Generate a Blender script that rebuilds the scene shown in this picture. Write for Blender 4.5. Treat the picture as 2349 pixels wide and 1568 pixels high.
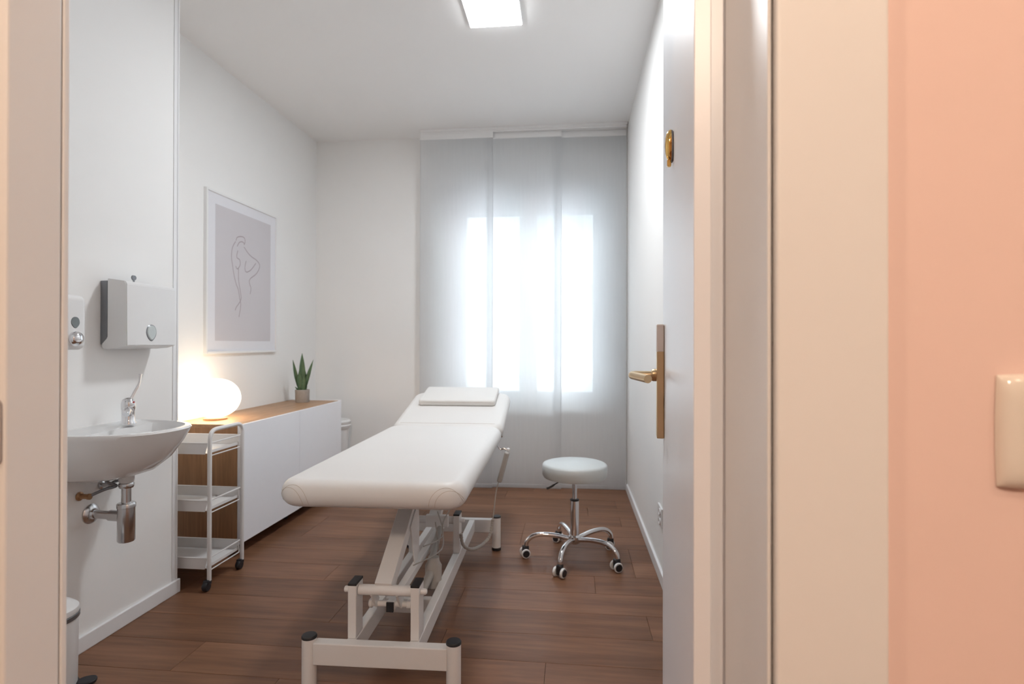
import bpy, bmesh, math, random
from mathutils import Vector, Matrix
from mathutils.bvhtree import BVHTree
for o in list(bpy.data.objects): bpy.data.objects.remove(o)
scene = bpy.context.scene
C = scene.collection
PI = math.pi
random.seed(7)

# ------------------------------------------------------------------ camera
YAW, PITCH, ROLL, HCAM = 0.1063, 0.0041, 0.0021, 1.13
fwd = Vector((-math.sin(YAW)*math.cos(PITCH), math.cos(YAW)*math.cos(PITCH), math.sin(PITCH)))
rgt = Vector((math.cos(YAW), math.sin(YAW), 0))
up_ = rgt.cross(fwd)
r2 = rgt*math.cos(ROLL) + up_*math.sin(ROLL)
u2 = -rgt*math.sin(ROLL) + up_*math.cos(ROLL)
cd = bpy.data.cameras.new('camera')
cam = bpy.data.objects.new('camera', cd); C.objects.link(cam)
m = Matrix.Identity(4)
for i in range(3):
    m[i][0] = r2[i]; m[i][1] = u2[i]; m[i][2] = -fwd[i]
m[2][3] = HCAM
cam.matrix_world = m
cd.sensor_width = 36; cd.sensor_fit = 'HORIZONTAL'; cd.lens = 36*1285.0/2349
cd.clip_start = 0.02
cd.dof.use_dof = True; cd.dof.focus_distance = 1.45; cd.dof.aperture_fstop = 4.5
scene.camera = cam
scene.cycles.diffuse_bounces = 5; scene.cycles.glossy_bounces = 3; scene.cycles.max_bounces = 10; scene.cycles.transparent_max_bounces = 8
scene.cycles.caustics_reflective = True; scene.cycles.caustics_refractive = True
scene.cycles.use_adaptive_sampling = True; scene.cycles.adaptive_threshold = 0.08; scene.cycles.adaptive_min_samples = 20; scene.cycles.use_light_tree = False

# ------------------------------------------------------------------ world, lights, exposure
scene.view_settings.view_transform = 'Standard'
scene.view_settings.look = 'None'
scene.view_settings.gamma = 1.0
scene.view_settings.exposure = 0.30
scene.view_settings.use_curve_mapping = False
w = bpy.data.worlds.new('overcast_sky'); scene.world = w; w.use_nodes = True
bg = w.node_tree.nodes['Background']; bg.inputs[0].default_value = (0.90, 0.955, 1.0, 1); bg.inputs[1].default_value = 6.1

def area(name, loc, size, power, col, target=None, shape='SQUARE', spread=PI):
    ld = bpy.data.lights.new(name, 'AREA'); ld.energy = power; ld.color = col; ld.shape = shape
    ld.size = size; ld.spread = spread
    o = bpy.data.objects.new(name, ld); C.objects.link(o); o.location = loc
    if target is not None:
        o.rotation_euler = (Vector(target)-Vector(loc)).to_track_quat('-Z', 'Y').to_euler()
    return o
area('panel_light', (-0.40, 2.80, 2.800), 0.25, 16.0, (0.91, 0.96, 1.0))
area('hall_light', (-1.25, -0.25, 2.70), 0.10, 8.0, (1.0, 0.76, 0.56), (0.2, 0.6, 1.0), 'DISK')
area('hall_light', (1.35, -0.55, 2.70), 0.10, 4.2, (1.0, 0.76, 0.56), (0.3, 0.6, 1.0), 'DISK')
area('hall_light', (0.10, -1.45, 2.70), 0.30, 26.0, (1.0, 0.79, 0.61), (-0.1, 0.6, 1.0), 'DISK')  # unseen lamp added deep in the hall to brighten the couch front
# portal helping the sampler find the window
pd = bpy.data.lights.new('window_portal', 'AREA'); pd.shape = 'RECTANGLE'; pd.size = 1.38; pd.size_y = 1.78
pd.cycles.is_portal = True
po = bpy.data.objects.new('window_portal', pd); C.objects.link(po); po.location = (-0.36, 4.86, 1.54); po.rotation_euler = (-PI/2, 0, 0)

# ------------------------------------------------------------------ materials
def mat(name, col, rough=0.5, metal=0.0, spec=0.5, noise=0.0, nscale=40, bump=0.0, bscale=300, coat=0.0, trans=0.0):
    m = bpy.data.materials.new(name); m.use_nodes = True
    nt = m.node_tree; b = nt.nodes['Principled BSDF']
    c = (*col, 1)
    b.inputs['Base Color'].default_value = c
    b.inputs['Roughness'].default_value = rough; b.inputs['Metallic'].default_value = metal
    b.inputs['Specular IOR Level'].default_value = spec
    b.inputs['Coat Weight'].default_value = coat
    tc = nt.nodes.new('ShaderNodeTexCoord')
    if noise > 0:
        n = nt.nodes.new('ShaderNodeTexNoise'); n.inputs['Scale'].default_value = nscale; n.inputs['Detail'].default_value = 1
        nt.links.new(tc.outputs['Object'], n.inputs['Vector'])
        r = nt.nodes.new('ShaderNodeMixRGB'); r.blend_type = 'MIX'
        r.inputs[1].default_value = tuple(max(0, x*(1-noise)) for x in col)+(1,)
        r.inputs[2].default_value = tuple(min(1, x*(1+noise)) for x in col)+(1,)
        nt.links.new(n.outputs['Fac'], r.inputs[0]); nt.links.new(r.outputs[0], b.inputs['Base Color'])
    if bump > 0.08:
        n2 = nt.nodes.new('ShaderNodeTexNoise'); n2.inputs['Scale'].default_value = bscale
        nt.links.new(tc.outputs['Object'], n2.inputs['Vector'])
        bp = nt.nodes.new('ShaderNodeBump'); bp.inputs['Strength'].default_value = bump; bp.inputs['Distance'].default_value = 0.002
        nt.links.new(n2.outputs['Fac'], bp.inputs['Height']); nt.links.new(bp.outputs[0], b.inputs['Normal'])
    return m

def wood(name, dark, light, sc=(1, 12, 12), rough=0.4, rnd=0.0, spec=0.5, uscale=1.0):
    m = bpy.data.materials.new(name); m.use_nodes = True
    nt = m.node_tree; b = nt.nodes['Principled BSDF']; b.inputs['Roughness'].default_value = rough
    b.inputs['Specular IOR Level'].default_value = spec
    tc = nt.nodes.new('ShaderNodeTexCoord'); mp = nt.nodes.new('ShaderNodeMapping'); mp.inputs['Scale'].default_value = sc
    oi = nt.nodes.new('ShaderNodeObjectInfo')
    add = nt.nodes.new('ShaderNodeVectorMath'); add.operation = 'ADD'
    sc2 = nt.nodes.new('ShaderNodeVectorMath'); sc2.operation = 'SCALE'; sc2.inputs[0].default_value = (17, 31, 9)
    nt.links.new(oi.outputs['Random'], sc2.inputs['Scale'])
    nt.links.new(tc.outputs['Object'], mp.inputs['Vector'])
    nt.links.new(mp.outputs[0], add.inputs[0]); nt.links.new(sc2.outputs[0], add.inputs[1])
    n = nt.nodes.new('ShaderNodeTexNoise'); n.inputs['Scale'].default_value = 1.0*uscale; n.inputs['Detail'].default_value = 6; n.inputs['Distortion'].default_value = 0.6
    n.inputs['Roughness'].default_value = 0.6
    nt.links.new(add.outputs[0], n.inputs['Vector'])
    cr = nt.nodes.new('ShaderNodeValToRGB'); cr.color_ramp.elements[0].position = 0.3; cr.color_ramp.elements[1].position = 0.7
    cr.color_ramp.elements[0].color = (*dark, 1); cr.color_ramp.elements[1].color = (*light, 1)
    nt.links.new(n.outputs['Fac'], cr.inputs[0])
    n3 = nt.nodes.new('ShaderNodeTexNoise'); n3.inputs['Scale'].default_value = 6*uscale; n3.inputs['Detail'].default_value = 4
    nt.links.new(add.outputs[0], n3.inputs['Vector'])
    mr3 = nt.nodes.new('ShaderNodeMapRange'); mr3.inputs[1].default_value = 0.3; mr3.inputs[2].default_value = 0.7; mr3.inputs[3].default_value = 0.84; mr3.inputs[4].default_value = 1.12
    nt.links.new(n3.outputs['Fac'], mr3.inputs[0])
    hs = nt.nodes.new('ShaderNodeHueSaturation')
    mr = nt.nodes.new('ShaderNodeMapRange'); mr.inputs[3].default_value = 1-rnd; mr.inputs[4].default_value = 1+rnd
    nt.links.new(oi.outputs['Random'], mr.inputs[0])
    mu = nt.nodes.new('ShaderNodeMath'); mu.operation = 'MULTIPLY'
    nt.links.new(mr.outputs[0], mu.inputs[0]); nt.links.new(mr3.outputs[0], mu.inputs[1])
    nt.links.new(mu.outputs[0], hs.inputs['Value'])
    nt.links.new(cr.outputs[0], hs.inputs['Color']); nt.links.new(hs.outputs[0], b.inputs['Base Color'])
    return m

M = {}
M['wall'] = mat('painted_wall', (0.88, 0.875, 0.865), 0.9, noise=0.012, nscale=3, bump=0.06, bscale=180, spec=0.2)
M['ceiling'] = mat('ceiling_paint', (0.89, 0.885, 0.88), 0.92, noise=0.01, nscale=2, bump=0.04, bscale=150, spec=0.2)
M['peach'] = mat('peach_wall_paint', (0.88, 0.665, 0.60), 0.85, noise=0.02, nscale=4, bump=0.12, bscale=90, spec=0.25)
M['hall'] = mat('cream_hall_paint', (0.82, 0.79, 0.76), 0.85, noise=0.02, nscale=4)
M['gloss'] = mat('white_door_lacquer', (0.84, 0.835, 0.83), 0.40, noise=0.008, nscale=5, bump=0.015, bscale=60)
M['leaf'] = mat('white_door_leaf_lacquer', (0.86, 0.865, 0.90), 0.33, noise=0.006, nscale=5, bump=0.01, bscale=40)
M['skirt'] = mat('white_skirting', (0.82, 0.82, 0.83), 0.4, noise=0.01)
M['plank'] = wood('laminate_plank', (0.142, 0.064, 0.034), (0.262, 0.128, 0.070), (0.8, 9, 9), 0.40, 0.07, spec=0.30)
M['subfloor'] = mat('floor_underlay', (0.05, 0.03, 0.02), 0.8, noise=0.1)
M['oak'] = wood('oak_veneer_top', (0.36, 0.21, 0.115), (0.52, 0.32, 0.18), (14, 1.2, 14), 0.45, 0.02)
M['oak_v'] = wood('oak_veneer_side', (0.35, 0.19, 0.095), (0.49, 0.275, 0.148), (16, 16, 0.9), 0.5, 0.02)
M['cab'] = mat('white_cabinet_front', (0.90, 0.91, 0.95), 0.35, noise=0.008)
M['leather'] = mat('white_leatherette', (0.71, 0.70, 0.69), 0.42, noise=0.012, nscale=6, bump=0.05, bscale=500)
M['stitch'] = mat('seam_thread', (0.50, 0.43, 0.38), 0.8, noise=0.05)
M['pillow'] = mat('pillow_leatherette', (0.70, 0.69, 0.675), 0.5, noise=0.015, nscale=9, bump=0.05, bscale=400)
M['frame'] = mat('white_powder_coat', (0.80, 0.79, 0.785), 0.38, noise=0.01)
M['blackp'] = mat('black_plastic', (0.018, 0.018, 0.022), 0.5, noise=0.1)
M['greyp'] = mat('grey_plastic', (0.40, 0.38, 0.36), 0.5, noise=0.04)
M['cable'] = mat('grey_cable_sheath', (0.42, 0.39, 0.36), 0.55, noise=0.03)
M['chrome'] = mat('polished_chrome', (0.78, 0.78, 0.80), 0.08, metal=1.0, noise=0.02, nscale=12)
M['chrome2'] = mat('satin_chrome', (0.62, 0.62, 0.63), 0.22, metal=1.0, noise=0.03, nscale=12)
M['stoolseat'] = mat('grey_white_vinyl', (0.55, 0.585, 0.59), 0.38, noise=0.01, bump=0.04, bscale=500)
M['ceramic'] = mat('glazed_ceramic', (0.82, 0.82, 0.82), 0.09, noise=0.006, coat=0.3)
M['whitep'] = mat('white_plastic', (0.78, 0.78, 0.78), 0.32, noise=0.01)
M['steel'] = mat('darkened_steel', (0.25, 0.26, 0.28), 0.35, metal=0.7, noise=0.08)
M['lens'] = mat('grey_window_lens', (0.20, 0.23, 0.24), 0.12, noise=0.08, nscale=60)
M['lens2'] = mat('pale_window_lens', (0.56, 0.61, 0.61), 0.12, noise=0.04, nscale=60)
M['brass'] = mat('satin_brass', (0.62, 0.46, 0.28), 0.34, metal=1.0, noise=0.05, nscale=30)
M['gold'] = mat('polished_gold_brass', (0.85, 0.52, 0.16), 0.12, metal=1.0, noise=0.05, nscale=30)
M['copper'] = mat('old_copper', (0.42, 0.24, 0.13), 0.4, metal=0.8, noise=0.1)
M['concrete'] = mat('concrete_pot', (0.38, 0.345, 0.315), 0.9, noise=0.12, nscale=60, bump=0.3, bscale=120)
M['soil'] = mat('potting_soil', (0.04, 0.03, 0.02), 0.95, noise=0.4, nscale=120, bump=0.5)
M['leafg'] = mat('snake_plant_leaf', (0.085, 0.15, 0.075), 0.5, noise=0.35, nscale=35)
M['matboard'] = mat('white_poster_border', (0.78, 0.78, 0.82), 0.6, noise=0.01)
M['print'] = mat('mauve_grey_print', (0.62, 0.595, 0.62), 0.7, noise=0.02, nscale=4)
M['ink'] = mat('soft_mauve_ink', (0.40, 0.34, 0.37), 0.8, noise=0.05)
M['pframe'] = mat('white_picture_moulding', (0.84, 0.84, 0.84), 0.35, noise=0.01)
M['pvc'] = mat('white_pvc_window', (0.80, 0.81, 0.82), 0.3, noise=0.01)
M['strike'] = mat('brushed_strike_metal', (0.42, 0.39, 0.385), 0.4, metal=0.3, noise=0.04)
M['dark'] = mat('painted_hole_shade', (0.02, 0.017, 0.015), 0.8, noise=0.1)  # near-black colour standing in for the shade inside the latch hole
M['switch'] = mat('ivory_switch_plastic', (0.82, 0.76, 0.68), 0.14, noise=0.01)
M['facade'] = mat('pale_facade_render', (0.72, 0.73, 0.76), 0.9, noise=0.04, nscale=1, bump=0.1)
M['facade2'] = mat('rose_facade_render', (0.62, 0.47, 0.50), 0.9, noise=0.05, nscale=1)
M['fwin'] = mat('facade_window_glass', (0.33, 0.40, 0.44), 0.15, noise=0.1, nscale=1)
M['asphalt'] = mat('street_asphalt', (0.35, 0.35, 0.36), 0.9, noise=0.1, nscale=2)
M['slat'] = mat('roller_shutter_slats', (0.45, 0.47, 0.50), 0.6, noise=0.03)

def emis(name, col, strength):
    m = bpy.data.materials.new(name); m.use_nodes = True; nt = m.node_tree
    b = nt.nodes['Principled BSDF']; b.inputs['Base Color'].default_value = (0.9, 0.9, 0.9, 1)
    b.inputs['Roughness'].default_value = 0.4
    b.inputs['Emission Color'].default_value = (*col, 1)
    b.inputs['Emission Strength'].default_value = strength
    tc = nt.nodes.new('ShaderNodeTexCoord'); n = nt.nodes.new('ShaderNodeTexNoise'); n.inputs['Scale'].default_value = 3
    mr = nt.nodes.new('ShaderNodeMapRange'); mr.inputs[3].default_value = strength*0.97; mr.inputs[4].default_value = strength*1.03
    nt.links.new(tc.outputs['Object'], n.inputs['Vector']); nt.links.new(n.outputs['Fac'], mr.inputs[0]); nt.links.new(mr.outputs[0], b.inputs['Emission Strength'])
    return m
M['led'] = emis('led_diffuser', (0.95, 0.975, 1.0), 26.0)
M['globe'] = emis('opal_glass_globe', (1.0, 0.76, 0.50), 5.0)

def sheer(name, t=0.075):
    m = bpy.data.materials.new(name); m.use_nodes = True; nt = m.node_tree; nt.nodes.clear()
    out = nt.nodes.new('ShaderNodeOutputMaterial')
    tr = nt.nodes.new('ShaderNodeBsdfTransparent'); tl = nt.nodes.new('ShaderNodeBsdfTranslucent'); df = nt.nodes.new('ShaderNodeBsdfDiffuse')
    tl.inputs[0].default_value = (0.88, 0.89, 0.895, 1); df.inputs[0].default_value = (0.66, 0.66, 0.68, 1)
    m1 = nt.nodes.new('ShaderNodeMixShader'); m1.inputs[0].default_value = 0.24
    nt.links.new(tl.outputs[0], m1.inputs[1]); nt.links.new(df.outputs[0], m1.inputs[2])
    m2 = nt.nodes.new('ShaderNodeMixShader')
    tc = nt.nodes.new('ShaderNodeTexCoord'); mp = nt.nodes.new('ShaderNodeMapping'); mp.inputs['Scale'].default_value = (60, 60, 4)
    n = nt.nodes.new('ShaderNodeTexNoise'); n.inputs['Scale'].default_value = 1.0
    nt.links.new(tc.outputs['Object'], mp.inputs[0]); nt.links.new(mp.outputs[0], n.inputs['Vector'])
    mr = nt.nodes.new('ShaderNodeMapRange'); mr.inputs[3].default_value = 1-t-0.03; mr.inputs[4].default_value = 1-t+0.03
    nt.links.new(n.outputs['Fac'], mr.inputs[0]); nt.links.new(mr.outputs[0], m2.inputs[0])
    nt.links.new(tr.outputs[0], m2.inputs[1]); nt.links.new(m1.outputs[0], m2.inputs[2])
    nt.links.new(m2.outputs[0], out.inputs[0])
    return m
M['sheer'] = sheer('sheer_panel_fabric')
M['hem'] = sheer('sheer_panel_hem', 0.05)
def pane_mat():
    m = bpy.data.materials.new('window_glass'); m.use_nodes = True; nt = m.node_tree; nt.nodes.clear()
    out = nt.nodes.new('ShaderNodeOutputMaterial')
    tr = nt.nodes.new('ShaderNodeBsdfTransparent'); tr.inputs[0].default_value = (0.95, 0.98, 0.98, 1)
    gl = nt.nodes.new('ShaderNodeBsdfGlossy'); gl.inputs['Roughness'].default_value = 0.02
    fr = nt.nodes.new('ShaderNodeFresnel'); fr.inputs[0].default_value = 1.45
    mx = nt.nodes.new('ShaderNodeMixShader')
    nt.links.new(fr.outputs[0], mx.inputs[0]); nt.links.new(tr.outputs[0], mx.inputs[1]); nt.links.new(gl.outputs[0], mx.inputs[2])
    nt.links.new(mx.outputs[0], out.inputs[0])
    return m
M['glass'] = pane_mat()

# ------------------------------------------------------------------ mesh helpers
def link(name, me, m=None, parent=None, smooth=False):
    o = bpy.data.objects.new(name, me); C.objects.link(o)
    if m is not None:
        me.materials.clear(); me.materials.append(m)
    if smooth:
        for p in me.polygons: p.use_smooth = True
        try: me.set_sharp_from_angle(angle=math.radians(smooth if smooth is not True else 40))
        except Exception: pass
    if parent is not None: o.parent = parent
    return o
def obj(name, bm, m, parent=None, smooth=False):
    bmesh.ops.recalc_face_normals(bm, faces=bm.faces)
    me = bpy.data.meshes.new(name); bm.to_mesh(me); bm.free()
    return link(name, me, m, parent, smooth)
def tag(o, label=None, cat=None, group=None, kind=None):
    if label: o['label'] = label
    if cat: o['category'] = cat
    if group: o['group'] = group
    if kind: o['kind'] = kind
    return o
def thing(name, label, cat, loc=(0, 0, 0), rz=0.0, group=None, kind=None):
    o = bpy.data.objects.new(name, None); C.objects.link(o); o.location = loc; o.rotation_euler = (0, 0, rz)
    o.empty_display_size = 0.05
    return tag(o, label, cat, group, kind)
def box(bm, x0, x1, y0, y1, z0, z1, bev=0.0, seg=2):
    t = bmesh.new()
    vs = [t.verts.new(p) for p in [(x0, y0, z0), (x1, y0, z0), (x1, y1, z0), (x0, y1, z0), (x0, y0, z1), (x1, y0, z1), (x1, y1, z1), (x0, y1, z1)]]
    for f in [(0, 3, 2, 1), (4, 5, 6, 7), (0, 1, 5, 4), (1, 2, 6, 5), (2, 3, 7, 6), (3, 0, 4, 7)]: t.faces.new([vs[i] for i in f])
    if bev > 0: bmesh.ops.bevel(t, geom=list(t.edges), offset=bev, segments=seg, affect='EDGES', profile=0.5)
    merge(bm, t); return bm
def merge(bm, t, mtx=None):
    if mtx is not None: t.transform(mtx)
    me = bpy.data.meshes.new('tmp'); t.to_mesh(me); t.free(); bm.from_mesh(me); bpy.data.meshes.remove(me)
def B(*a, **k):
    bm = bmesh.new(); box(bm, *a, **k); return bm
def lathe(bm, prof, seg=40, center=(0, 0, 0), axis='Z', sx=1.0, sy=1.0):
    t = bmesh.new(); rings = []
    for r, z in prof:
        if r < 1e-6: rings.append([t.verts.new((0, 0, z))])
        else: rings.append([t.verts.new((r*sx*math.cos(2*PI*i/seg), r*sy*math.sin(2*PI*i/seg), z)) for i in range(seg)])
    for a, b in zip(rings, rings[1:]):
        for i in range(seg):
            j = (i+1) % seg
            if len(a) == 1 and len(b) > 1: t.faces.new([a[0], b[i], b[j]])
            elif len(b) == 1 and len(a) > 1: t.faces.new([a[i], b[0], a[j]])
            elif len(a) > 1 and len(b) > 1: t.faces.new([a[i], a[j], b[j], b[i]])
    if len(rings[0]) > 1: t.faces.new(list(reversed(rings[0])))
    if len(rings[-1]) > 1: t.faces.new(rings[-1])
    R = {'Z': Matrix.Identity(4), 'X': Matrix.Rotation(PI/2, 4, 'Y'), 'Y': Matrix.Rotation(-PI/2, 4, 'X')}[axis] if isinstance(axis, str) else axis
    merge(bm, t, Matrix.Translation(center) @ R); return bm
def L(*a, **k):
    bm = bmesh.new(); lathe(bm, *a, **k); return bm
def smooth_path(pts, n=6):
    pts = [Vector(p) for p in pts]; out = []
    for i in range(len(pts)-1):
        p0 = pts[max(i-1, 0)]; p1 = pts[i]; p2 = pts[i+1]; p3 = pts[min(i+2, len(pts)-1)]
        for k in range(n):
            t = k/n; t2 = t*t; t3 = t2*t
            out.append(0.5*((2*p1)+(-p0+p2)*t+(2*p0-5*p1+4*p2-p3)*t2+(-p0+3*p1-3*p2+p3)*t3))
    out.append(pts[-1]); return out
def fillet(pts, r, n=6):
    pts = [Vector(p) for p in pts]; out = [pts[0]]
    for a, b, c in zip(pts, pts[1:], pts[2:]):
        d1 = (a-b); d2 = (c-b); rr = min(r, d1.length*0.49, d2.length*0.49)
        p = b+d1.normalized()*rr; q = b+d2.normalized()*rr
        for k in range(n+1):
            t = k/n; out.append(p*(1-t)**2 + b*2*t*(1-t) + q*t*t)
    out.append(pts[-1]); return out
def tube(bm, pts, r, seg=12, rads=None, flat=None, closed=False):
    pts = [Vector(p) for p in pts]
    n = len(pts); rings = []
    def tan(i):
        if closed: return (pts[(i+1) % n]-pts[i-1]).normalized()
        return (pts[min(i+1, n-1)]-pts[max(i-1, 0)]).normalized()
    t0 = tan(0); ref = Vector((0, 0, 1)) if abs(t0.z) < 0.9 else Vector((1, 0, 0))
    nrm = (ref-t0*ref.dot(t0)).normalized()
    for i in range(n):
        t = tan(i); nrm = (nrm-t*nrm.dot(t)).normalized(); bn = t.cross(nrm)
        rr = rads[i] if rads else r
        fx, fy = flat if flat else (1, 1)
        rings.append([bm.verts.new(pts[i]+nrm*(rr*fx*math.cos(2*PI*k/seg))+bn*(rr*fy*math.sin(2*PI*k/seg))) for k in range(seg)])
    for a, b in (list(zip(rings, rings[1:])) + ([(rings[-1], rings[0])] if closed else [])):
        for k in range(seg): bm.faces.new([a[k], a[(k+1) % seg], b[(k+1) % seg], b[k]])
    if not closed:
        bm.faces.new(list(reversed(rings[0]))); bm.faces.new(rings[-1])
    return bm
def T(pts, r, **k):
    bm = bmesh.new(); tube(bm, pts, r, **k); return bm
def beam(bm, p, q, wx, wz, bev=0.003):
    """rectangular bar from p to q; wx = width across, wz = height"""
    p = Vector(p); q = Vector(q); d = q-p; ln = d.length; d.normalize()
    side = d.cross(Vector((0, 0, 1)))
    side = side.normalized() if side.length > 1e-4 else Vector((1, 0, 0))
    upv = side.cross(d)
    t = bmesh.new(); box(t, -wx/2, wx/2, 0, ln, -wz/2, wz/2, bev)
    mt = Matrix.Identity(4)
    for i in range(3): mt[i][0] = side[i]; mt[i][1] = d[i]; mt[i][2] = upv[i]; mt[i][3] = p[i]
    merge(bm, t, mt); return bm
def slab(bm, w_, l, h, rc, re, seg=10, cs=10):
    """upholstered slab centred in x, y 0..l, z 0..h ; rc plan corner radius, re edge radius"""
    prof = []
    for k in range(seg+1):
        a = -PI/2 + PI/2*k/seg; prof.append((re*(1-math.cos(a)), re+re*math.sin(a)))
    for k in range(seg+1):
        a = PI/2*k/seg; prof.append((re*(1-math.cos(a)), h-re+re*math.sin(a)))
    rings = []
    for ins, z in prof:
        hw = w_/2-ins; r = max(rc-ins, 0.004); ring = []
        for cx, cy, a0 in [(hw-r, l-ins-r, 0), (-hw+r, l-ins-r, PI/2), (-hw+r, ins+r, PI), (hw-r, ins+r, 3*PI/2)]:
            for k in range(cs+1):
                a = a0+PI/2*k/cs; ring.append(bm.verts.new((cx+r*math.cos(a), cy+r*math.sin(a), z)))
        rings.append(ring)
    n = len(rings[0])
    for a, b in zip(rings, rings[1:]):
        for k in range(n): bm.faces.new([a[k], a[(k+1) % n], b[(k+1) % n], b[k]])
    bm.faces.new(list(reversed(rings[0]))); bm.faces.new(rings[-1])
    return bm

# ------------------------------------------------------------------ room dimensions (metres)
XL, XR, YB, ZC = -2.15, 0.43, 4.53, 2.836
XS, YS = -1.788, 2.375            # pier carrying the wash basin
Y0, Y1 = 0.60, 0.757              # wall with the doorway
XJL, XJR = -0.667, 0.198          # clear opening
ZD = 2.12

def S(name, bm, m, **k): return tag(obj(name, bm, m, **k), kind='structure')

# floor: underlay with separate laminate planks
fl = S('floor', B(-2.4, 1.9, -2.7, YB+0.3, -0.06, -0.0085), M['subfloor'])
PW, PL = 0.192, 1.29
pm = bmesh.new(); box(pm, 0.0006, PL-0.0006, 0.0006, PW-0.0006, -0.008, 0.0, 0.0007, 1)
pmesh = bpy.data.meshes.new('plank'); pm.to_mesh(pmesh); pm.free(); pmesh.materials.append(M['plank'])
row = 0; y = 0.46
while y < YB-0.01:
    xs = -2.15-random.choice([0.12, 0.32, 0.52, 0.72, 0.92]); x = xs
    while x < XR:
        x0 = max(x, XL+0.001); x1 = min(x+PL, XR-0.001)
        if x1-x0 > 0.03:
            y1 = min(y+PW, YB-0.001)
            if x1-x0 > PL-0.002 and y1-y > PW-0.002: me = pmesh
            else:
                b_ = bmesh.new(); box(b_, 0.0006, x1-x0-0.0006, 0.0006, y1-y-0.0006, -0.008, 0.0, 0.0007, 1)
                me = bpy.data.meshes.new('plank'); b_.to_mesh(me); b_.free(); me.materials.append(M['plank'])
            p = bpy.data.objects.new('plank', me); C.objects.link(p); p.parent = fl; p.location = (x0, y, 0)
        x += PL
    y += PW
# hall floor in the same laminate
hf = B(-2.25, 1.7, -2.6, 0.46, -0.008, 0.0); 
S('floor_hall', hf, M['plank'])

S('ceiling', B(-2.5, 2.0, -2.8, YB+0.4, ZC, ZC+0.12), M['ceiling'])
S('wall_left', B(XL-0.15, XL, Y1, YB, 0, ZC), M['wall'])
S('wall_left_pier', B(XL, XS, Y1, YS, 0, ZC), M['wall'])
S('wall_right', B(XR, XR+0.15, Y1, YB, 0, ZC), M['wall'])
# back wall with the window opening
WX0, WX1, WZ0, WZ1 = -1.06, 0.345, 0.64, 2.43
bw = bmesh.new()
box(bw, XL-0.15, WX0, YB, YB+0.32, 0, ZC); box(bw, WX1, XR+0.15, YB, YB+0.32, 0, ZC)
box(bw, WX0, WX1, YB, YB+0.32, 0, WZ0); box(bw, WX0, WX1, YB, YB+0.32, WZ1, ZC)
S('wall_back', bw, M['wall'])
# doorway wall: hall face painted peach, room face white
RX = 0.045   # rebate depth
hw_ = bmesh.new()
box(hw_, -2.3, XJL-0.055, Y0, Y0+0.08, 0, ZC); box(hw_, XJR+0.055, 1.8, Y0, Y0+0.08, 0, ZC); box(hw_, XJL-0.055, XJR+0.055, Y0, Y0+0.08, ZD+0.055, ZC)
S('wall_front_hall', hw_, M['peach'])
rw_ = bmesh.new()
box(rw_, XL-0.15, XJL-0.1, Y0+0.08, Y1, 0, ZC); box(rw_, XJR+0.055, 0.6, Y0+0.08, Y1, 0, ZC); box(rw_, XJL-0.1, XJR+0.055, Y0+0.08, Y1, ZD+0.055, ZC)
S('wall_front', rw_, M['wall'])
# hall shell behind the camera
S('wall_hall_left', B(-2.4, -2.25, -2.6, Y0, 0, ZC), M['hall'])
S('wall_hall_right', B(1.7, 1.85, -2.6, Y0, 0, ZC), M['hall'])
S('wall_hall_back', B(-2.4, 1.85, -2.75, -2.6, 0, ZC), M['hall'])

# baseboards
BH, BT = 0.06, 0.013
S('baseboard_pier', B(XS, XS+BT, Y1, YS+BT, 0, BH, bev=0.003), M['skirt'])
S('baseboard_pier_end', B(XL+BT, XS, YS, YS+BT, 0, BH, bev=0.003), M['skirt'])
S('baseboard_right', B(XR-BT, XR, Y1, YB, 0, BH, bev=0.003), M['skirt'])
S('baseboard_back', B(XL+BT, XR-BT, YB-BT, YB, 0, BH, bev=0.003), M['skirt'])
S('baseboard_left', B(XL, XL+BT, YS+BT, YB, 0, BH, bev=0.003), M['skirt'])
# corner bead of the pier
tb = bmesh.new(); box(tb, XS, XS+0.003, YS-0.028, YS+0.003, BH, ZC, 0.001); box(tb, XS-0.028, XS+0.003, YS, YS+0.003, BH, ZC, 0.001)
box(tb, XS+0.003, XS+0.005, YS-0.006, YS+0.003, BH, ZC, 0.0008)
S('trim_1', tb, M['skirt'])

# ------------------------------------------------------------------ door frame
jl = bmesh.new()   # left jamb: shoulder facing the hall, reveal, groove, bead, rebate
box(jl, -0.745, XJL, 0.5965, 0.668, 0, ZD, 0.0025)
box(jl, -0.767, XJL-0.006, 0.668, 0.671, 0, ZD, 0.0)
box(jl, -0.767, XJL, 0.671, 0.680, 0, ZD, 0.002)
box(jl, -0.767, -0.750, 0.680, Y1, 0, ZD, 0.002)
fr = S('trim_2', jl, M['gloss'])
sp = bmesh.new()
def rr2(bm, x0, x1, z0, z1, y0, y1, r, n=6, hole=None):
    pts = []
    for cx, cz, a0 in [(x1-r, z1-r, 0), (x0+r, z1-r, PI/2), (x0+r, z0+r, PI), (x1-r, z0+r, 3*PI/2)]:
        for k in range(n+1):
            a = a0+PI/2*k/n; pts.append((cx+r*math.cos(a), cz+r*math.sin(a)))
    a_ = [bm.verts.new((p[0], y0, p[1])) for p in pts]; b_ = [bm.verts.new((p[0], y1, p[1])) for p in pts]
    bm.faces.new(a_); bm.faces.new(list(reversed(b_)))
    for k in range(len(pts)): j = (k+1) % len(pts); bm.faces.new([a_[k], b_[k], b_[j], a_[j]])
rr2(sp, -0.712, -0.6705, 0.985, 1.064, 0.5943, 0.5963, 0.008)
so = obj('strike_plate', sp, M['strike'], fr)
rim = bmesh.new(); box(rim, -0.702, -0.6735, 0.5935, 0.5943, 0.9985, 1.0465, 0.0003, 1)
obj('strike_box', rim, M['copper'], so)
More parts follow.
